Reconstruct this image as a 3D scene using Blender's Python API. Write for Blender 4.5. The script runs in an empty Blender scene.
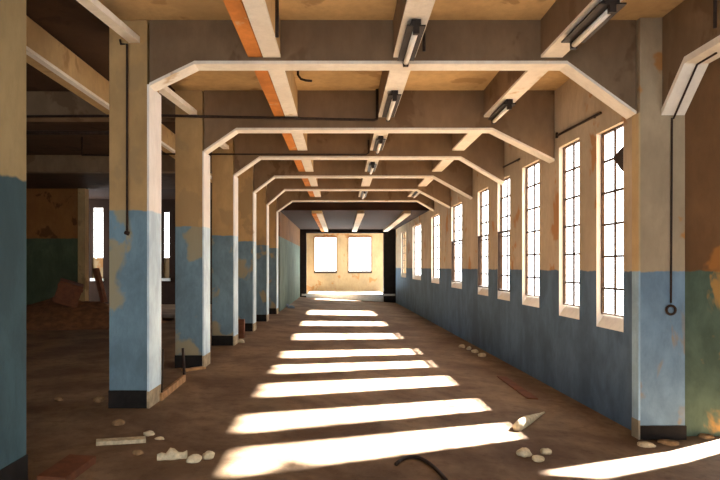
import bpy, bmesh, math, random
from mathutils import Vector, Matrix
random.seed(7)
S = bpy.context.scene
COL = S.collection

# ------------------------------------------------------------ camera, sky, sun, exposure
F = 560.0; VX, VY = 341.0, 267.0; EYE = 1.6
cam_d = bpy.data.cameras.new('camera'); cam = bpy.data.objects.new('camera', cam_d); COL.objects.link(cam)
cam.location = (0, 0, EYE); cam.rotation_euler = (math.radians(90), 0, 0)
cam_d.sensor_width = 36; cam_d.lens = F / 720 * 36
cam_d.shift_x = (360 - VX) / 720; cam_d.shift_y = (VY - 240) / 720
S.camera = cam
w = bpy.data.worlds.new('sky'); S.world = w; w.use_nodes = True
bg = w.node_tree.nodes['Background']; bg.inputs[0].default_value = (0.97, 0.98, 1.0, 1); bg.inputs[1].default_value = 6.0
sd = bpy.data.lights.new('sun', 'SUN'); sun = bpy.data.objects.new('sun', sd); COL.objects.link(sun)
sd.energy = 170; sd.color = (1.0, 0.985, 0.96); sd.angle = math.radians(2.2)
sun.rotation_euler = Vector((1.0, 0.53, 0.778)).to_track_quat('Z', 'Y').to_euler()
S.view_settings.view_transform = 'Standard'; S.view_settings.look = 'None'
S.view_settings.gamma = 1; S.view_settings.use_curve_mapping = False
S.view_settings.exposure = 0.28

# ------------------------------------------------------------ helpers
def srgb(c):
    return tuple(((v/255)/12.92 if v/255 <= .04045 else ((v/255+.055)/1.055)**2.4) for v in c) + (1,)

def floor_z(x):
    return -0.34*max(0.0, min(1.0, (x+2.2)/5.65))
def wall_x(y):
    return 3.59 - .022*y

class MB:
    def __init__(s): s.bm = bmesh.new()
    def box(s, x0, x1, y0, y1, z0, z1, M=None):
        vs = [s.bm.verts.new((M @ Vector(p)) if M else p) for p in
              [(x0,y0,z0),(x1,y0,z0),(x1,y1,z0),(x0,y1,z0),(x0,y0,z1),(x1,y0,z1),(x1,y1,z1),(x0,y1,z1)]]
        for f in [(0,3,2,1),(4,5,6,7),(0,1,5,4),(1,2,6,5),(2,3,7,6),(3,0,4,7)]:
            s.bm.faces.new([vs[i] for i in f])
        return s
    def prism(s, poly, a0, a1, axis='y'):
        # poly in the (x,z) plane swept along y, or (y,z) swept along x, or (x,y) swept along z
        def P(p, a):
            return {'y': (p[0], a, p[1]), 'x': (a, p[0], p[1]), 'z': (p[0], p[1], a)}[axis]
        A = [s.bm.verts.new(P(p, a0)) for p in poly]; B = [s.bm.verts.new(P(p, a1)) for p in poly]
        n = len(poly)
        s.bm.faces.new(A); s.bm.faces.new(B[::-1])
        for i in range(n): s.bm.faces.new([A[i], B[i], B[(i+1)%n], A[(i+1)%n]])
        return s
    def band(s, line, t, a0, a1, axis='y'):
        # a strip that follows a polyline, thickness t upwards, as a chain of quads (non convex safe)
        for (p, q) in zip(line[:-1], line[1:]):
            s.prism([p, q, (q[0], q[1]+t), (p[0], p[1]+t)], a0, a1, axis)
        return s
    def tube(s, pts, r, n=8, fixed=None):
        pts = [Vector(p) for p in pts]; rings = []
        up = None
        for i, p in enumerate(pts):
            d = fixed or (pts[min(i+1, len(pts)-1)] - pts[max(i-1, 0)]).normalized()
            if up is None: up = Vector((0,0,1)) if abs(d.z) < .9 else Vector((1,0,0))
            a = d.cross(up).normalized(); b = a.cross(d).normalized(); up = b
            rr = r[i] if isinstance(r, (list, tuple)) else r
            rings.append([s.bm.verts.new(p + a*math.cos(2*math.pi*k/n)*rr + b*math.sin(2*math.pi*k/n)*rr) for k in range(n)])
        for R0, R1 in zip(rings[:-1], rings[1:]):
            for k in range(n): s.bm.faces.new([R0[k], R0[(k+1)%n], R1[(k+1)%n], R1[k]])
        s.bm.faces.new(rings[0][::-1]); s.bm.faces.new(rings[-1])
        return s
    def build(s, name, mat, parent=None, bevel=0, smooth=False, disp=0):
        bmesh.ops.recalc_face_normals(s.bm, faces=s.bm.faces[:])
        if bevel: bmesh.ops.bevel(s.bm, geom=s.bm.edges[:], offset=bevel, segments=2, affect='EDGES', profile=.6)
        me = bpy.data.meshes.new(name); s.bm.to_mesh(me); s.bm.free()
        if smooth:
            for p in me.polygons: p.use_smooth = True
        me.materials.append(mat)
        o = bpy.data.objects.new(name, me); COL.objects.link(o)
        if parent: o.parent = parent
        return o
def struct(o): o['kind'] = 'structure'; return o
def tag(o, label, cat, group=None):
    o['label'] = label; o['category'] = cat
    if group: o['group'] = group
    return o
def empty(name, loc=(0,0,0), rz=0):
    o = bpy.data.objects.new(name, None); COL.objects.link(o); o.location = loc; o.rotation_euler = (0,0,rz)
    o.empty_display_size = .1
    return o
def px(x, y, Y): return Vector(((x-VX)*Y/F, Y, EYE-(y-VY)*Y/F))
def on_floor(x, y):
    # point of the sloping floor seen at pixel x,y
    Y = EYE*F/(y-VY)
    for _ in range(12): Y = (EYE-floor_z((x-VX)*Y/F))*F/(y-VY)
    X = (x-VX)*Y/F
    return Vector((X, Y, floor_z(X)))

# ------------------------------------------------------------ materials
class NT:
    def __init__(s, name):
        s.m = bpy.data.materials.new(name); s.m.use_nodes = True
        s.t = s.m.node_tree; s.b = s.t.nodes['Principled BSDF']; s.pos = s.t.nodes.new('ShaderNodeNewGeometry').outputs['Position']
    def node(s, kind, **kw):
        n = s.t.nodes.new(kind)
        for k, v in kw.items(): setattr(n, k, v)
        return n
    def link(s, a, b): s.t.links.new(a, b)
    def noise(s, scale, detail=5, rough=.6, stretch=(1,1,1), off=(0,0,0), dist=0.0):
        mp = s.node('ShaderNodeMapping'); mp.inputs['Scale'].default_value = stretch; mp.inputs['Location'].default_value = off
        s.link(s.pos, mp.inputs['Vector'])
        n = s.node('ShaderNodeTexNoise'); n.inputs['Scale'].default_value = scale; n.inputs['Detail'].default_value = detail
        n.inputs['Roughness'].default_value = rough; n.inputs['Distortion'].default_value = dist
        s.link(mp.outputs[0], n.inputs['Vector']); return n.outputs[0]
    def ramp(s, v, a, b, lo=0, hi=1):
        r = s.node('ShaderNodeMapRange'); r.interpolation_type = 'SMOOTHSTEP'
        s.link(v, r.inputs[0]); r.inputs[1].default_value = a; r.inputs[2].default_value = b
        r.inputs[3].default_value = lo; r.inputs[4].default_value = hi; return r.outputs[0]
    def mix(s, f, a, b):
        m = s.node('ShaderNodeMix', data_type='RGBA')
        if isinstance(f, float): m.inputs[0].default_value = f
        else: s.link(f, m.inputs[0])
        for v, i in ((a, 6), (b, 7)):
            if isinstance(v, tuple): m.inputs[i].default_value = v
            else: s.link(v, m.inputs[i])
        return m.outputs[2]
    def math(s, op, a, b):
        m = s.node('ShaderNodeMath', operation=op)
        for v, i in ((a, 0), (b, 1)):
            if isinstance(v, (int, float)): m.inputs[i].default_value = v
            else: s.link(v, m.inputs[i])
        return m.outputs[0]
    def z(s):
        x = s.node('ShaderNodeSeparateXYZ'); s.link(s.pos, x.inputs[0]); return x.outputs[2]
    def done(s, col, rough=.85, bump=None, bs=.3, bd=.02, spec=.25):
        s.link(col, s.b.inputs['Base Color']) if not isinstance(col, tuple) else setattr(s.b.inputs['Base Color'], 'default_value', col)
        s.b.inputs['Roughness'].default_value = rough; s.b.inputs['Specular IOR Level'].default_value = spec
        if bump is not None:
            bn = s.node('ShaderNodeBump'); bn.inputs['Strength'].default_value = bs; bn.inputs['Distance'].default_value = bd
            s.link(bump, bn.inputs['Height']); s.link(bn.outputs[0], s.b.inputs['Normal'])
        return s.m

def plaster(name, tone, dado=None, zline=None, stain=None, stain_amt=.62, off=(0,0,0), mottle=.45, dado_patch=None, wob=.03):
    """aged brushed plaster; optional painted dado below zline; flaking stains"""
    n = NT(name); T = srgb(tone)
    dark = tuple(v*.62 for v in T[:3]) + (1,); lite = tuple(min(1, v*1.35) for v in T[:3]) + (1,)
    big = n.noise(1.1, 5, .65, (1,1,.7), off); fine = n.noise(9, 6, .7, (1,1,.35), off)
    c = n.mix(n.ramp(big, .3, .7), dark, lite); c = n.mix(1-mottle, c, T)
    c = n.mix(n.ramp(fine, .35, .75, 0, .35), c, dark)
    if stain:
        s1 = n.noise(1.6, 4, .55, (1,1,.8), tuple(v+3.3 for v in off), .3)
        c = n.mix(n.ramp(s1, stain_amt, stain_amt+.05, 0, .8), c, srgb(stain))
    if dado:
        D = srgb(dado); dd = tuple(v*.6 for v in D[:3]) + (1,); dl = tuple(min(1, v*1.45) for v in D[:3]) + (1,)
        db = n.noise(1.7, 6, .65, (1,1,.6), tuple(v+9 for v in off), .4)
        d = n.mix(n.ramp(db, .32, .68), dd, dl); d = n.mix(.45, d, D)
        d = n.mix(n.ramp(fine, .4, .75, 0, .4), d, dd)
        if dado_patch:
            s2 = n.noise(2.3, 4, .5, (1,1,.7), tuple(v+21 for v in off), .5)
            d = n.mix(n.ramp(s2, .55, .63, 0, .75), d, srgb(dado_patch))
        wn = n.noise(6, 3, .6, (1,1,.2), off)
        zz = n.math('ADD', n.z(), n.math('MULTIPLY', n.math('SUBTRACT', wn, .5), wob*2))
        f = n.ramp(zz, zline-.012, zline+.012)
        c = n.mix(f, d, c)
    return n.done(c, .88, fine, .35, .015)

def flat(name, tone, rough=.7, var=.35, scale=14, metal=0, stretch=(1,1,1)):
    n = NT(name); T = srgb(tone); f = n.noise(scale, 5, .65, stretch)
    c = n.mix(n.ramp(f, .3, .72), tuple(v*(1-var) for v in T[:3])+(1,), tuple(min(1, v*(1+var)) for v in T[:3])+(1,))
    n.b.inputs['Metallic'].default_value = metal
    return n.done(c, rough, f, .3, .006)

TAN = (158,132,96); 
M_wall = plaster('plaster_tan_slate', (184,168,144), (82,106,130), 1.55, (170,118,66), .6, dado_patch=None)
M_side = plaster('plaster_brown_green', (118,84,52), (84,100,84), 1.55, (170,110,50), .64, dado_patch=(190,140,70))
M_pil = plaster('plaster_pilaster', (174,156,128), (116,142,162), 1.55, (180,122,56), .61, off=(1.7,0,.4), dado_patch=(150,128,90))
M_col = plaster('plaster_column', (176,144,98), (104,129,142), 2.24, (156,130,92), .56, off=(0,.9,0), dado_patch=(158,142,102))
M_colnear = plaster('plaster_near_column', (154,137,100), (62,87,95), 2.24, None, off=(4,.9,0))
M_legpaint = plaster('white_leg_paint', (246,240,230), (200,224,240), 2.24, (190,180,160), .66, mottle=.2, wob=.015)
M_legpil = plaster('pilaster_edge_paint', (190,166,124), (146,176,196), 1.55, None, mottle=.25, wob=.015)
M_white = plaster('white_beam_paint', (240,232,216), None, None, (196,170,128), .66, mottle=.25)
M_reveal = plaster('pale_window_reveal', (244,240,230), None, None, (226,214,190), .68, mottle=.2)  # near-white so the colour itself carries the sky glow on the jambs
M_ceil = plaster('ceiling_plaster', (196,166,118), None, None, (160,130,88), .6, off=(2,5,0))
M_aisleshade = plaster('shaded_aisle_ceiling', (74,54,38), None, None, (56,40,28), .58)  # darker than the main ceiling, aisle shade put into the colour
M_beam = plaster('beam_concrete', (126,104,80), None, None, (104,82,60), .58, off=(7,2,1))
M_darkceil = plaster('dark_brown_ceiling', (46,25,12), None, None, (40,24,16), .55)  # plain dark brown for the far ceilings and header
M_left = plaster('brown_green_wall', (150,102,58), (84,96,74), 2.62, (90,58,30), .6)
M_unlit = plaster('unlit_wall', (44,27,16))  # dark brown stands in for a wall that gets no light
M_endleft = plaster('end_bay_wall', (122,86,50), (92,108,98), 2.7, (90,58,30), .6)
M_endtan = plaster('sandy_back_wall', (158,134,100), None, None, (150,102,54), .6, off=(1,0,3))
M_rust = plaster('rusty_orange_paint', (204,130,62), None, None, (206,190,150), .63, off=(3,1,1), mottle=.8)
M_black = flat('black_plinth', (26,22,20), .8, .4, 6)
M_sandplinth = flat('sand_plinth', (176,158,128), .85, .3, 8)
M_steel = flat('dark_iron', (48,34,26), .6, .4, 20)
M_frame = flat('window_iron', (70,52,40), .6, .4, 20)
M_stone = flat('plaster_rubble', (206,192,160), .9, .25, 20)
M_stonedark = flat('brown_rubble', (138,110,78), .9, .3, 20)
M_wood = flat('red_brown_board', (108,64,40), .7, .35, 6, stretch=(1,1,1))
M_woodlight = flat('pale_wood', (184,142,96), .75, .3, 8)
M_tube = flat('white_tube_glass', (244,240,228), .3, .04, 5)
M_housing = flat('lamp_housing', (40,32,28), .5, .4, 10)
M_stepwhite = flat('white_step_paint', (232,240,240), .7, .1, 8)
M_concrete = flat('outer_concrete', (150,140,120), .9, .2, 3)

# brown floor, dusty and worn
n = NT('dusty_floor')
a = n.noise(.9, 6, .65, (1,1,1), (0,0,0), .3); b = n.noise(7, 6, .7); c_ = n.noise(40, 3, .7)
col = n.mix(n.ramp(a, .34, .68), srgb((102,78,57)), srgb((142,117,90)))
col = n.mix(n.ramp(b, .45, .75, 0, .6), col, srgb((82,56,38)))
col = n.mix(n.ramp(c_, .62, .74, 0, .35), col, srgb((160,134,104)))
M_floor = n.done(col, .8, b, .4, .02)

# window glass, thin
n = NT('window_glass'); t = n.t
tr = n.node('ShaderNodeBsdfTransparent'); gl = n.node('ShaderNodeBsdfGlossy'); gl.inputs['Roughness'].default_value = .1
tr.inputs[0].default_value = (.97,.98,.98,1)
mx = n.node('ShaderNodeMixShader'); mx.inputs[0].default_value = .04
n.link(tr.outputs[0], mx.inputs[1]); n.link(gl.outputs[0], mx.inputs[2])
n.link(mx.outputs[0], t.nodes['Material Output'].inputs[0]); M_glass = n.m

# ------------------------------------------------------------ setting
CZ = 4.40; XL = -2.177; R0 = 6.28
m = MB()
m.prism([(-12.2, 0), (-2.2, 0), (3.45, -.34), (10.2, -.34), (10.2, -.6), (-12.2, -.6)], -3.2, 30.3)
struct(m.build('floor', M_floor))
m = MB(); m.box(-12.2, -2.63, -3.2, 20.1, CZ, CZ+.25); struct(m.build('ceiling_aisle', M_aisleshade))
m = MB(); m.box(-2.63, 3.9, -3.2, 20.1, CZ, CZ+.25); m.box(3.9, 10.2, -3.2, 6.62, CZ, CZ+.25); struct(m.build('ceiling', M_ceil))
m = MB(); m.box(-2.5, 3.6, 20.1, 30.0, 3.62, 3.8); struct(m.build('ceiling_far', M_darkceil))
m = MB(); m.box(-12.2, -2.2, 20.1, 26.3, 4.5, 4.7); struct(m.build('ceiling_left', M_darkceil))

def wall_mat(): # local frame of the window wall: x outwards, y along the wall
    ang = math.atan(.022)
    return Matrix.Translation((wall_x(0), 0, 0)) @ Matrix.Rotation(ang, 4, 'Z')
WM = wall_mat(); TH = .12
wins = [(6.82,7.52,.80,3.38),(8.02,8.74,.84,3.46),(9.55,10.4,.90,3.44),(11.1,11.92,.92,3.42),(12.6,13.5,.94,3.4),
        (15.1,16.4,1.0,3.36),(18.2,19.6,1.05,3.34),(21.8,24.0,1.08,3.32),(26.0,27.8,1.1,3.3)]
def sill(m, a0, a1, s0):   # sloping inner sill
    n0 = len(m.bm.verts); m.prism([(0.002, s0), (TH, s0), (TH, s0+.16)], a0, a1)
    m.bm.verts.ensure_lookup_table()
    for v in m.bm.verts[n0:]: v.co = WM @ v.co
m = MB(); y = 6.43
for (a0, a1, s0, s1) in wins:
    m.box(0, TH, y, a0, -.6, 4.45, WM)
    m.box(0, TH, a0, a1, -.6, s0, WM); sill(m, a0, a1, s0); m.box(0, TH, a0, a1, s1, 4.45, WM); y = a1
m.box(0, TH, y, 30.0, -.6, 4.45, WM)
struct(m.build('wall_right', M_wall))
for i, (a0, a1, s0, s1) in enumerate(wins):
    e = struct(empty('window_%d' % (i+1), WM @ Vector((TH-.04, (a0+a1)/2, s0))))
    e.rotation_euler = (0, 0, math.atan(.022))
    r = MB(); hh = (a1-a0)/2
    r.prism([(-TH+.043, .003), (.035, .16), (.035, s1-s0-.001), (-TH+.043, s1-s0-.001)], hh-.008, hh-.0005)
    r.build('far_reveal', M_reveal, e)
    r = MB(); r.prism([(-TH+.043, .003), (.035, .16), (.035, s1-s0-.001), (-TH+.043, s1-s0-.001)], -hh+.0005, -hh+.008)
    r.build('near_reveal', M_reveal, e)
    r = MB(); r.prism([(-TH+.045, .003), (-TH+.045, .012), (.035, .172), (.035, .163)], -hh+.009, hh-.009)
    r.build('window_sill', M_reveal, e)
    hw = (a1-a0)/2-.010; H = s1-s0-.065-.0; bw = .02; e2 = .175
    f = MB()
    for sgn in (-1, 1): f.box(-.02, .02, sgn*hw-(bw if sgn > 0 else 0), sgn*hw+(bw if sgn < 0 else 0), e2, H+.06)
    f.box(-.02, .02, -hw, hw, e2, e2+bw); f.box(-.02, .02, -hw, hw, H+.06-bw, H+.06)
    f.build('window_frame', M_frame if i in (3,) else M_frame, e)
    g = MB(); rows = 6
    g.box(-.012, .012, -.013, .013, e2+bw, H+.06-bw)
    for k in range(1, rows):
        zz = .1+H*k/rows; g.box(-.012, .012, -hw+bw, hw-bw, zz-.014, zz+.014)
    g.build('glazing_bars', M_frame, e)
    p = MB(); p.box(.0125, .0165, -hw+bw, hw-bw, e2+bw, H+.06-bw); p.build('glass', M_glass, e)
    if i in (3, 4, 5):   # opening casement with a heavy frame
        q = MB(); z1 = H*.56+.06; z0 = .18
        q.box(-.075, -.025, -hw, -hw+.04, z0, z1); q.box(-.075, -.025, hw-.04, hw, z0, z1)
        q.box(-.075, -.025, -hw, hw, z0, z0+.035); q.box(-.075, -.025, -hw, hw, z1-.035, z1)
        q.build('casement', M_steel, e)
    if i == 0:
        q = MB(); q.prism([(-hw+.03, H-.22), (-hw+.30, H-.32), (-hw+.12, H-.50), (-hw+.03, H-.56)], -.05, -.035, 'x')
        q.build('torn_sheet', M_steel, e)

# cross wall on the right with the doorway just past the picture edge
m = MB(); CW0, CW1 = 6.42, 6.55
m.box(3.87, 4.48, CW0, CW1, -.6, CZ); m.box(5.25, 10.2, CW0, CW1, -.6, CZ); m.box(4.48, 5.25, CW0, CW1, 2.0, CZ)
struct(m.build('wall_back_right', M_side))
m = MB(); m.box(10.0, 10.2, -3.2, CW0, -.6, CZ); struct(m.build('wall_side_right', M_side))
# pilaster with its two painted edges
t = empty('pilaster', (3.6, 6.35, -.34))
tag(t, 'wide painted pilaster at the near end of the window wall, blue below', 'pilaster')
def P(o, root):  # parent keeping world coordinates
    o.parent = root; o.matrix_parent_inverse = Matrix.Translation(root.location).inverted(); return o
m = MB(); m.box(3.355, 3.86, R0, CW0, -.18, CZ); P(m.build('shaft', M_pil, bevel=.008), t)
m = MB(); m.box(3.335, 3.355, R0-.004, 6.42, -.12, 3.33); P(m.build('edge_strip', M_legpil), t)
m = MB(); m.box(3.350, 3.87, R0-.01, CW0, -.337, -.18); P(m.build('plinth', M_black), t)
m = MB(); m.box(3.33, 3.35, R0-.01, 6.42, -.335, -.12); P(m.build('plinth_cheek', M_concrete), t)

m = MB(); y0_, y1_ = -3.2, -3.0
for (a, b) in ((-12.0,-8),(-4,-1.6),(1.6,4),(8,10.0)): m.box(a, b, y0_, y1_, -.6, CZ)
m.box(-8,-4,y0_,y1_,3.2,CZ); m.box(-8,-4,y0_,y1_,-.6,1); m.box(-1.6,1.6,y0_,y1_,3.4,CZ); m.box(4,8,y0_,y1_,3.2,CZ); m.box(4,8,y0_,y1_,-.6,1)
struct(m.build('wall_rear', M_side))
# left rear wall of the side aisle, partition coloured dark as unlit, end bay
m = MB(); m.box(-12.2, -9.35, 20.0, 20.2, -.3, 4.5); struct(m.build('wall_left_rear', M_left))
m = MB(); m.box(-12.0, -2.4, 24.2, 27.4, 4.3, 4.4)  # added outdoor roof, out of view, keeps sun off the left rear
for a in (-12.0, -2.5): m.box(a, a+.1, 27.2, 27.3, -.3, 4.3)
struct(m.build('sun_block_roof', M_stepwhite))
m = MB(); m.box(-9.35, -9.1, 19.9, 20.2, 0, 4.39); tag(m.build('door_post', M_ceil), 'thin tan post at the corner of the brown and green rear wall', 'post')
def pane_wall(name, mat, x0, x1, y0, y1, z0, z1, holes):
    m = MB(); x = x0
    for (h0, h1, a, b) in sorted(holes):
        m.box(x, h0, y0, y1, z0, z1); m.box(h0, h1, y0, y1, z0, a); m.box(h0, h1, y0, y1, b, z1); x = h1
    m.box(x, x1, y0, y1, z0, z1); return struct(m.build(name, mat))
pane_wall('wall_far_left', M_unlit, -12.2, -2.3, 24.0, 24.2, -.3, 4.5, [(-10.68,-10.2,1.05,4.15),(-7.62,-7.36,1.05,3.95)])
m = MB(); m.box(-10.68,-10.2,24.06,24.14,1.05,2.0); m.box(-7.62,-7.36,24.06,24.14,1.05,2.0)
struct(m.build('trim_1', M_endtan))
m = MB(); m.box(-10.72,-10.16,23.9,24.0,1.0,1.12); m.box(-7.66,-7.3,23.9,24.0,1.0,1.12); struct(m.build('trim_2', M_stepwhite))
m = MB(); m.box(-12.2, -12.0, -3.2, 20.0, -.3, CZ); struct(m.build('wall_left', M_left))
m = MB(); m.box(-2.35, -2.2, 20.1, 30.0, -.3, 4.5); struct(m.build('wall_end_bay_left', M_endleft))
m = MB(); m.box(-3.0, 4.0, 30.3, 34.2, 4.0, 4.2); struct(m.build('ceiling_far_room', M_endtan))
m = MB(); m.box(3.3, 6.9, 26.3, 29.9, 3.62, 3.72)  # unseen awning on posts, added to stop sun through the farthest window
for (a, b) in ((6.75, 26.4), (6.75, 29.6)): m.box(a, a+.1, b, b+.1, -.6, 3.62)
struct(m.build('sun_block_awning', M_stepwhite))
# far cross wall with wide opening, raised room behind
m = MB()
m.box(-2.2, -1.86, 30.0, 30.3, -.6, 4.5); m.box(2.28, 3.1, 30.0, 30.3, -.6, 4.5); m.box(-1.86, 2.28, 30.0, 30.3, 3.42, 4.5)
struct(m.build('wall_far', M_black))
m = MB(); m.box(-2.1, 2.9, 29.95, 30.0, .06, .16); struct(m.build('trim_3', M_stepwhite))
m = MB(); m.box(-1.86, 2.28, 30.0, 34.0, -.3, .14); struct(m.build('floor_far_room', M_stepwhite))
pane_wall('wall_far_room', M_endtan, -3.0, 4.0, 34.0, 34.2, -.3, 4.0, [(-1.58,-.30,1.36,3.40),(.49,1.82,1.36,3.40)])
m = MB(); m.box(-3.0,-2.8,30.3,34,-.3,4.0); m.box(3.8,4.0,30.3,31.0,-.3,4.0); m.box(3.8,4.0,33.4,34,-.3,4.0); m.box(3.8,4.0,31,33.4,-.3,.3)
struct(m.build('wall_far_room_sides', M_endtan))
for i, (x0, x1) in enumerate([(-1.58,-.30),(.49,1.82)]):
    e = struct(empty('window_%d' % (10+i), ((x0+x1)/2, 33.98, 1.36))); hw = (x1-x0)/2
    f = MB(); f.box(-hw-.06, -hw, -.05, .0, -.04, 2.08); f.box(hw, hw+.06, -.05, .0, -.04, 2.08); f.box(-hw, hw, -.05, 0, 2.04, 2.10)
    f.build('window_frame', flat('brown_frame_%d' % i, (120,76,50)), e)
    f = MB(); f.box(-hw-.06, hw+.06, -.14, 0, -.14, -.02); f.build('window_sill', M_steel, e)
    f = MB(); f.box(-hw, hw, .06, .064, 0, 2.04); f.build('glass', M_glass, e)

# ------------------------------------------------------------ columns
ys = [6.35 + 2.53*k for k in range(6)]
names = ['nearest of the freestanding blue columns, iron pipe running down its face',
         'second column of the left row, sandy patches in its blue paint',
         'third column of the left row, short brown post by its foot',
         'fourth column of the left row, slim in the distance',
         'fifth column of the left row, one before the last',
         'last column of the left row, beside the dim end bay wall']
foots = [3.65, 3.42, 3.46, 3.45, 3.42, 3.46]; tops = [3.90, 3.77, 3.82, 3.84, 3.86, 3.83]
for k, y0 in enumerate(ys):
    t = empty('column', (XL-.225, y0+.21, 0)); tag(t, names[k], 'column', 'row of square columns on the left')
    m = MB(); m.box(XL-.453, XL-.02, y0, y0+.42, .2, CZ); P(m.build('shaft', M_col, bevel=.008), t)
    m = MB(); m.box(XL-.02, XL+.005, y0-.006, y0+.42, .19, foots[k]+.02); P(m.build('edge_strip', M_legpaint), t)
    m = MB(); m.box(XL-.458, XL-.02, y0-.012, y0+.42, 0, .2); P(m.build('plinth', M_black), t)
    m = MB(); m.box(XL-.02, XL+.008, y0-.014, y0+.42, -.02, .19); P(m.build('plinth_cheek', M_sandplinth), t)
t = empty('column', (-2.6, 4.1, 0)); tag(t, 'foreground column cut by the left edge of the view, dull teal below', 'column')
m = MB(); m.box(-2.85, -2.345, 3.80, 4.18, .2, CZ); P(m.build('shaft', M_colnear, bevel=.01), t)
m = MB(); m.box(-2.855, -2.34, 3.79, 4.185, 0, .2); P(m.build('plinth', M_black), t)

# ------------------------------------------------------------ cross beams with haunches and white edge
ords = ['nearest', 'second', 'third', 'fourth', 'fifth', 'farthest']
cornersR = [(2.56,3.33), (2.40,3.28), (2.44,3.30), (2.30,3.30), (2.24,3.34), (2.6,3.5)]
for k, y0 in enumerate(ys):
    zt = tops[k]; cx, fz = cornersR[k]; xr = wall_x(y0+.2)-.006 if k else 3.345
    line = [(XL+.006, foots[k]), (-1.66, zt), (cx, zt), (xr, fz)]
    t = empty('cross_beam', (0, y0+.15, zt)); tag(t, '%s white-edged cross beam with sloping ends spanning the hall' % ords[k], 'beam', 'cross beams with white edges')
    yb = y0+.21
    m = MB(); m.band(line, .035, y0-.012, yb); P(m.build('white_edge', M_white), t)
    m = MB()
    up = [(p[0], p[1]+.035) for p in line]
    for p, q in zip(up[:-1], up[1:]): m.prism([p, q, (q[0], CZ), (p[0], CZ)], y0, yb)
    P(m.build('web', M_beam), t)
    # left aisle
    if k in (1,3):
        m = MB(); m.box(-12.0, XL-.46, y0+.05, y0+.3, 3.98, CZ)
        tag(m.build('aisle_beam', M_beam), ['','dark cross beam over the left aisle beside the second column','','dark cross beam over the left aisle beyond the third column'][k], 'beam')
# farthest dark lintel behind last beam
m = MB(); m.box(-2.2, 3.3, 20.0, 20.1, 3.62, CZ); tag(m.build('lintel', M_darkceil), 'dark header closing the gap above the dark brown far ceiling', 'lintel')

# longitudinal beams (run between the cross beams, continuous lower flange)
def runs():
    e = [.6] + [v for y0 in ys for v in (y0-.014, y0+.212)] + [20.0]
    return list(zip(e[0::2], e[1::2]))
def lbeam(x0, x1, zb, label, rust=None, side=M_beam, end=30.0):
    t = empty('ceiling_beam', ((x0+x1)/2, .6, zb)); tag(t, label, 'beam')
    m = MB()
    for a, b in runs(): m.box(x0, x1, a, b, zb+.03, CZ)
    m.box(x0, x1, 20.1, end, 3.52, 3.62)
    P(m.build('web', side), t)
    m = MB()
    xs = x0 + (rust or 0)
    for a, b in runs(): m.box(xs, x1+.004, a, b, zb, zb+.03)
    m.box(xs, x1+.004, 20.1, end, 3.49, 3.52)
    P(m.build('white_soffit', M_white), t)
    if rust:
        m = MB()
        for a, b in runs(): m.box(x0, xs-.012, a, b, zb+.004, zb+.03)
        m.box(x0, xs-.012, 20.1, end, 3.494, 3.52)
        P(m.build('rusty_soffit', M_rust), t)
lbeam(-1.05, -.687, 3.97, 'long ceiling beam with a rust orange stripe beside its white underside', .17, side=M_ceil)
lbeam(.59, .836, 3.97, 'long white-bottomed ceiling beam over the middle carrying small tube lamps')
lbeam(2.26, 2.50, 3.97, 'long white-bottomed ceiling beam near the windows carrying the largest tube lamp')

# left aisle longitudinal beam
t = empty('ceiling_beam', (-3.5, .6, 3.98)); tag(t, 'long tan beam over the left aisle with a pale lower edge', 'beam')
m = MB(); 
for a, b in ((.6, ys[1]+.04), (ys[1]+.31, ys[3]+.04), (ys[3]+.31, 20.0)): m.box(-3.72, -3.45, a, b, 4.02, 4.36)
P(m.build('web', M_ceil), t)
m = MB()
for a, b in ((.6, ys[1]+.04), (ys[1]+.31, ys[3]+.04), (ys[3]+.31, 20.0)): m.box(-3.52, -3.44, a, b, 3.98, 4.02)
P(m.build('pale_edge', M_white), t)
# braces running along the column row
for k in range(3):
    y1 = ys[k]-.002; y0 = (4.19 if k == 0 else ys[k-1]+.425)
    zt = [4.14, 4.01, 4.0][k]; zs = [3.93, 3.86, 3.86][k]
    m = MB(); m.prism([(y0, zs), (y1, zt), (y1, zt+.07), (y0, zs+.07)], -2.40, -2.28, 'x')
    tag(m.build('tie_bar', M_white), ['white tie bar from the foreground column rising to the nearest blue column','white tie bar between the first and second columns','white tie bar between the second and third columns'][k], 'tie bar', 'white tie bars along the column row')

# arch beam on the right running towards the viewer
t = empty('side_arch', (3.72, 4, 3.73)); tag(t, 'white-edged side arch at the right edge of the view with a dark conduit on it', 'arch')
line = [(R0-.005, 3.30), (5.86, 3.73), (1.7, 3.73), (1.2, 3.30)]
m = MB(); m.band(line, .07, 3.59, 3.85, 'x'); P(m.build('white_edge', M_white), t)
m = MB()
up = [(p[0], p[1]+.07) for p in line]
for p, q in zip(up[:-1], up[1:]): m.prism([p, q, (q[0], CZ-.004), (p[0], CZ-.004)], 3.60, 3.84, 'x')
P(m.build('web', M_beam), t)
m = MB(); m.tube([(3.72, R0-.012, 3.26), (3.72, 5.85, 3.715), (3.72, 5.55, 3.72)], .011); P(m.build('conduit', M_steel), t)
m = MB(); m.box(3.45, 3.9, .75, 1.19, -.34, CZ); tag(m.build('pilaster', M_pil), 'second pilaster carrying the near end of the side arch, outside the view', 'pilaster')

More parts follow.
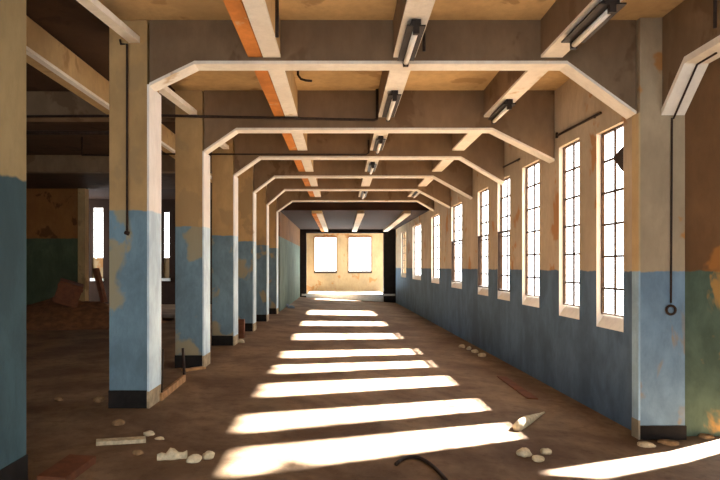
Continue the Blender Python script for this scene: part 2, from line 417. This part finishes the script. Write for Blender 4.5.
# ------------------------------------------------------------ tube lamps
LG = 'tube lamps on the ceiling beams'
def lamp(x, y0, y1, z, label, hw=.045):
    t = empty('tube_lamp', (x, (y0+y1)/2, z)); tag(t, label, 'lamp', LG)
    L = (y1-y0)/2
    m = MB(); m.box(-hw, hw, -L, L, -.055, -.002)
    m.box(-hw*2, hw*2, -L, L, -.07, -.055)
    m.build('housing', M_housing, t)
    m = MB(); m.tube([(0, -L+.04, -.102), (0, L-.04, -.102)], .030, 12); m.build('tube', M_tube, t, smooth=True)
    for q in (-L, L-.04): m = MB(); m.box(-.03, .03, q, q+.04, -.14, -.07); m.build('end_cap', M_housing, t)
lamp(.72, 5.35, 6.25, 3.97, 'nearest tube lamp on the middle ceiling beam')
lamp(.72, 7.5, 8.6, 3.97, 'second tube lamp on the middle ceiling beam')
lamp(.72, 10.1, 11.1, 3.97, 'third tube lamp on the middle ceiling beam')
lamp(.72, 12.6, 13.6, 3.97, 'fourth tube lamp on the middle ceiling beam')
lamp(.72, 17.0, 18.6, 3.97, 'farthest tube lamp on the middle ceiling beam')
lamp(2.38, 4.9, 5.75, 3.97, 'large tube lamp at the top right on the window side beam', .06)
lamp(2.38, 7.9, 8.75, 3.97, 'second tube lamp on the window side beam')
lamp(2.38, 16.8, 18.3, 3.97, 'far tube lamp on the window side beam')

# ------------------------------------------------------------ pipes and hooks
def pipe(name, pts, r, label, cat='pipe', group=None, mat=None, n=8):
    m = MB(); m.tube(pts, r, n); return tag(m.build(name, mat or M_steel, smooth=True), label, cat, group)
yA = 6.35
t = empty('drop_pipe', px(127, 235, yA-.03)); tag(t, 'thin iron pipe hanging down the face of the nearest blue column', 'pipe')
a = px(127, 44, yA-.03); b = px(127, 232, yA-.03)
m = MB(); m.tube([a+Vector((-.08, .0, .05)), a+Vector((-.07,0,0)), a, b], .013); P(m.build('rod', M_steel, smooth=True), t)
m = MB(); m.tube([b+Vector((-.01,.02,0)), b+Vector((0,-.03,-.01)), b+Vector((.03,-.03,-.02))], .024); P(m.build('end_fitting', M_steel, smooth=True), t)
t = empty('drop_pipe', px(671, 310, R0-.03)); tag(t, 'conduit running down the right pilaster to a round ring', 'pipe')
a = px(672, 118, R0-.018); b = px(671, 303, R0-.018)
m = MB(); m.tube([a, b], .011); P(m.build('rod', M_steel), t)
c = px(671, 310, R0-.03); m = MB(); m.tube([c+Vector((.05*math.cos(u), 0, .05*math.sin(u))) for u in [2*math.pi*i/16 for i in range(17)]], .014); P(m.build('ring', M_steel, smooth=True), t)
yB = ys[1]-.06; yC = ys[2]-.06
pipe('conduit', [(-11.9, yB, 3.93), px(163,115.5,yB), px(374,120,yB), px(377,119,yB), px(377,117,yB), px(377,74,yB)], .022, 'long dark conduit in front of the second cross beam, bent upwards at its end')
pipe('conduit', [px(163,154,yC), px(366,154.5,yC), px(368.5,153,yC), px(368.5,140,yC)], .016, 'dark conduit in front of the third cross beam, bent upwards at its end')
pipe('conduit', [(-12.0, 8.0, 3.55), px(107,133,8.0), px(112,133,8.0)], .03, 'thick dark pipe crossing the left aisle below the upper one')
pipe('conduit', [Vector((px(82,155,12).x, 12, 4.38)), px(82,155,12), px(150,156,12)], .02, 'short thin pipe farther back in the left aisle')
y = 6.6+.5
pipe('hook', [Vector((px(298,66,y).x, y, 4.4)), px(298,75,y), px(301,79,y), px(306,80.5,y), px(312,81,y)], .016, 'bent iron hook hanging behind the nearest cross beam', 'hook')
pipe('hanger_rod', [px(277,2,5.45)+Vector((0,0,.02)), px(277,37,5.45)], .018, 'short dark rod hanging from the ceiling beside the rusty beam', 'rod')
pipe('hanger_rod', [px(424,28,5.9), px(424,51,5.9)], .016, 'short dark rod hanging just right of the nearest middle tube lamp', 'rod')
pipe('hanger_rod', [px(715,-80,4.6), px(715,28,4.6)], .014, 'short dark rod hanging in the top right corner', 'rod')
def wpt(x, y):  # point just in front of the window wall seen at a pixel
    Y = 2010/(x-328.7); return px(x, y, Y-.0) + Vector((-.03, 0, 0))
for pts, lb in ((((560,135),(603,113)), 'dark iron opening rod on the wall above the second and nearest windows'),
                (((505,167),(521,159)), 'dark iron opening rod above the third window')):
    a, b = wpt(*pts[0]), wpt(*pts[1])
    m = MB(); m.tube([a, b], .018); m.tube([a+Vector((0,.05,-.03)), a+Vector((0,.05,.05))], .02); m.tube([b.lerp(a,.15)+Vector((.028,0,0)), b.lerp(a,.15)], .02)
    tag(m.build('opening_rod', M_steel), lb, 'rod', 'window opening rods')

# ------------------------------------------------------------ debris
def rock(loc, sx, sy, sz, rz, mat, label, group='loose plaster lumps on the floor', cat='rubble'):
    bm = bmesh.new(); bmesh.ops.create_icosphere(bm, subdivisions=3, radius=1)
    seed = Vector((random.random()*50, random.random()*50, random.random()*50))
    from mathutils import noise as N
    for v in bm.verts:
        d = 1 + .28*N.noise(v.co*1.1+seed) + .10*N.noise(v.co*3.1+seed)
        v.co = Vector((v.co.x*sx*d, v.co.y*sy*d, v.co.z*sz*d))
        v.co.z = max(v.co.z, -sz*.45)
    z0 = min(v.co.z for v in bm.verts)
    for v in bm.verts: v.co.z -= z0
    me = bpy.data.meshes.new('rubble'); bm.to_mesh(me); bm.free()
    for p in me.polygons: p.use_smooth = True
    me.materials.append(mat); o = bpy.data.objects.new('plaster_lump', me); COL.objects.link(o)
    o.location = loc; o.rotation_euler = (0, math.atan(.34/5.65) if loc.x > -2.2 else 0, rz)
    o.location.z -= .002
    return tag(o, label, cat, group)
def R(x, y, wpx, hpx, mat, label, rz=0, group='loose plaster lumps on the floor'):
    p = on_floor(x, y+hpx*.4); k = p.y/F
    return rock(p, wpx*k/2, wpx*k/2*.8, hpx*k*.62, rz, mat, label, group)
R(149, 433, 11, 5, M_stone, 'small pale lump above the end of the white plank', .4)
R(160, 438, 9, 2.5, M_stone, 'flat pale chip at the right end of the white plank', .1)
R(138, 452, 10, 5, M_stonedark, 'brownish lump just below the white plank')
R(118, 422, 12, 6, M_stonedark, 'brown lump between the near column foot and the white plank', .3)
R(59, 399, 8, 4, M_stonedark, 'left of the two brown lumps in the shaded left aisle')
R(99, 399, 11, 6, M_stonedark, 'right of the two brown lumps, beside the near column plinth')
R(194, 458, 15, 8, M_stone, 'round pale lump between the bone-shaped piece and its neighbour', .5)
R(208, 455, 13, 8, M_stone, 'pale lump nearest the left end of the lowest sunlit stripe', 1)
R(524, 452, 15, 9, M_stone, 'largest round pale lump of the three at lower right', .2)
R(546, 451, 13, 6, M_stone, 'rightmost pale lump of the three at lower right', .3)
R(538, 458, 15, 6, M_stone, 'lowest flat pale lump of the three at lower right', 1.2)
R(646, 444, 17, 5, M_stone, 'pale chip at the left corner of the right pilaster plinth', .1)
R(669, 442, 20, 5, M_stonedark, 'broad dull lump against the right pilaster plinth', .1)
R(706, 436, 14, 4, M_stonedark, 'reddish lump by the right edge of the view')
for i, (x, y, wd) in enumerate([(462,346,6),(469,348,6),(475,351,8),(482,355,8)]):
    R(x, y, wd, 4, M_stone, ['first','second','third','fourth'][i] + ' from the far end in the row of pale chips along the window wall', i, 'pale chips along the window wall')
R(231, 342, 8, 4, M_stone, 'left pale chip at the foot of the third column', 0, 'chips by the third column')
R(241, 341, 7, 4, M_stone, 'right pale chip at the foot of the third column', 0, 'chips by the third column')
m_blue = flat('blue_grey_rubble', (112,124,138), .9, .3)
R(285, 305, 9, 4, m_blue, 'bluish heap at the foot of the last columns')
R(291, 307, 7, 3, m_blue, 'smaller bluish lump right of the heap by the last columns')

# bone shaped chunk, white plank, cone
def chunk(a, b, rads, label, name, mat=M_stone):
    m = MB(); k = len(rads); pts = []
    for i in range(k):
        p = a.lerp(b, i/(k-1)); pts.append((p.x, p.y, floor_z(p.x)+rads[i]*.8-.002))
    m.tube(pts, rads, 10, (b-a).normalized()); return tag(m.build(name, mat, smooth=True), label, 'rubble')
a, b = on_floor(157, 460), on_floor(187, 458)
chunk(a, b, [.028,.036,.03,.055,.05,.032,.03,.038], 'bone-shaped piece of broken plaster left of two round lumps', 'plaster_fragment')
a, b = on_floor(517, 431), on_floor(544, 413)
chunk(a, b, [.05,.062,.058,.045,.034,.02,.012], 'tapering pale plaster spike pointing away from the three lumps', 'plaster_fragment')
a, b = on_floor(96, 446), on_floor(146, 443)
def board(a, b, wd, th, mat, name, label, cat='board', lift=0.0, side=None, par=None):
    d = (b-a); d.z = 0; L = d.length; d.normalize(); nrm = Vector((-d.y, d.x, 0))
    m = MB(); vs = []
    for (s_, t_) in ((0,0),(1,0),(1,1),(0,1)):
        p = a + (b-a)*s_ + nrm*wd*t_; p.z = floor_z(p.x)+lift; vs.append(p)
    A = [m.bm.verts.new(p) for p in vs]; B = [m.bm.verts.new(p+Vector((0,0,th))) for p in vs]
    m.bm.faces.new(A[::-1]); m.bm.faces.new(B)
    for i in range(4): m.bm.faces.new([A[i], A[(i+1)%4], B[(i+1)%4], B[i]])
    o = m.build(name, mat, bevel=.003)
    return tag(o, label, cat) if label else o
board(a, b, .10, .035, M_stone, 'plank', 'short white plank lying before the near column', 'plank')
board(on_floor(497,377), on_floor(527,399), .16, .02, M_wood, 'board', 'reddish board lying by the foot of the window wall')
# slab, lower left
p0, p1 = on_floor(66, 486), on_floor(96, 463)
board(p0, p1, .22, .06, M_wood, 'board', 'red-brown board cut by the bottom left of the view')
# slab by column B
board(on_floor(186, 372), on_floor(206, 369), .12, .03, M_woodlight, 'board', 'pale reddish slab at the foot of the second column')
# angled rail frame
t = empty('broken_frame', on_floor(161, 402)); tag(t, 'broken wooden frame of a floor rail and upright between the first two columns', 'frame')
a, b = on_floor(162, 401), on_floor(186, 381)
P(board(a, b, .035, .09, M_woodlight, 'rail', None), t)
m = MB(); m.tube([b+Vector((-.02,0,0)), px(183, 348, b.y)], .02, 6); P(m.build('upright', M_steel), t)
m = MB(); m.tube([a+Vector((-.02,.05,.05)), px(163, 349, a.y+.05)], .01, 6); P(m.build('thin_upright', M_steel), t)
# little post
p = on_floor(241, 338); m = MB(); m.box(p.x-.07, p.x+.07, p.y, p.y+.12, 0+floor_z(p.x), .42+floor_z(p.x)); 
tag(m.build('stub_post', M_wood, bevel=.006), 'short brown stub of timber standing at the third column', 'post')
# curved iron
pts = []
for i in range(19):
    u = i/18; x = 396+50*u; yy = 466 - 9*math.sin(math.pi*min(1, u*1.0)**.8) + 16*u**2.4
    p = on_floor(x, yy); pts.append((p.x, p.y, p.z+.016))
pipe('curved_hose', pts, .017, 'curved dark piece of hose at the bottom centre of the floor', 'hose')
# box and board in left aisle
k = 15.0
bm = bmesh.new(); from mathutils import noise as N
NX, NY = 44, 26; g = []
HX, HY, RX, RY = -7.75, 15.9, 2.7, 1.7
def heap_z(x, y):
    u = math.hypot((x-HX)/RX, (y-HY)/RY)
    return max(-.02, .80*max(0, 1-u)**.8*(1+.25*N.noise(Vector((x*1.3, y*1.3, 3)))) + .05*N.noise(Vector((x*5, y*5, 1)))*(u < .9))
for i in range(NX):
    g.append([bm.verts.new((HX-RX+2*RX*i/(NX-1), HY-RY+2*RY*j/(NY-1), heap_z(HX-RX+2*RX*i/(NX-1), HY-RY+2*RY*j/(NY-1)))) for j in range(NY)])
for i in range(NX-1):
    for j in range(NY-1):
        bm.faces.new([g[i][j], g[i+1][j], g[i+1][j+1], g[i][j+1]])
bmesh.ops.delete(bm, geom=[f for f in bm.faces if all(v.co.z <= -.015 for v in f.verts)], context='FACES')
me = bpy.data.meshes.new('debris_heap'); bm.to_mesh(me); bm.free(); me.materials.append(flat('red_brown_debris', (128,88,58), .95, .35, 5))
for p in me.polygons: p.use_smooth = True
o = bpy.data.objects.new('debris_heap', me); COL.objects.link(o); tag(o, 'low red-brown heap of debris under the tilted crate in the left aisle', 'debris heap')
t = empty('crate', (-7.45, k, .5)); tag(t, 'tilted brown crate lying on the debris heap in the left aisle', 'crate')
cz = heap_z(-7.5, 15.2)
M1 = Matrix.Translation((-7.5, 15.2, cz+.12)) @ Matrix.Rotation(math.radians(20), 4, 'Y') @ Matrix.Rotation(math.radians(25), 4, 'Z')
m = MB(); m.box(-.3, .3, -.25, .25, 0.0, .6, M1); P(m.build('body', M_wood, bevel=.01), t)
for zz in (.06, .45):
    m = MB(); m.box(-.32, .32, -.27, -.25, zz, zz+.09, M1); P(m.build('slat', M_wood), t)
b0 = heap_z(-6.75, 15.9)
m = MB(); M2 = Matrix.Translation((-6.72, 15.9, b0+.05)) @ Matrix.Rotation(math.radians(-14), 4, 'Y')
m.box(-.05, .05, -.12, .12, 0, 1.0, M2); tag(m.build('board', M_wood), 'brown board leaning behind the crate in the left aisle', 'board')
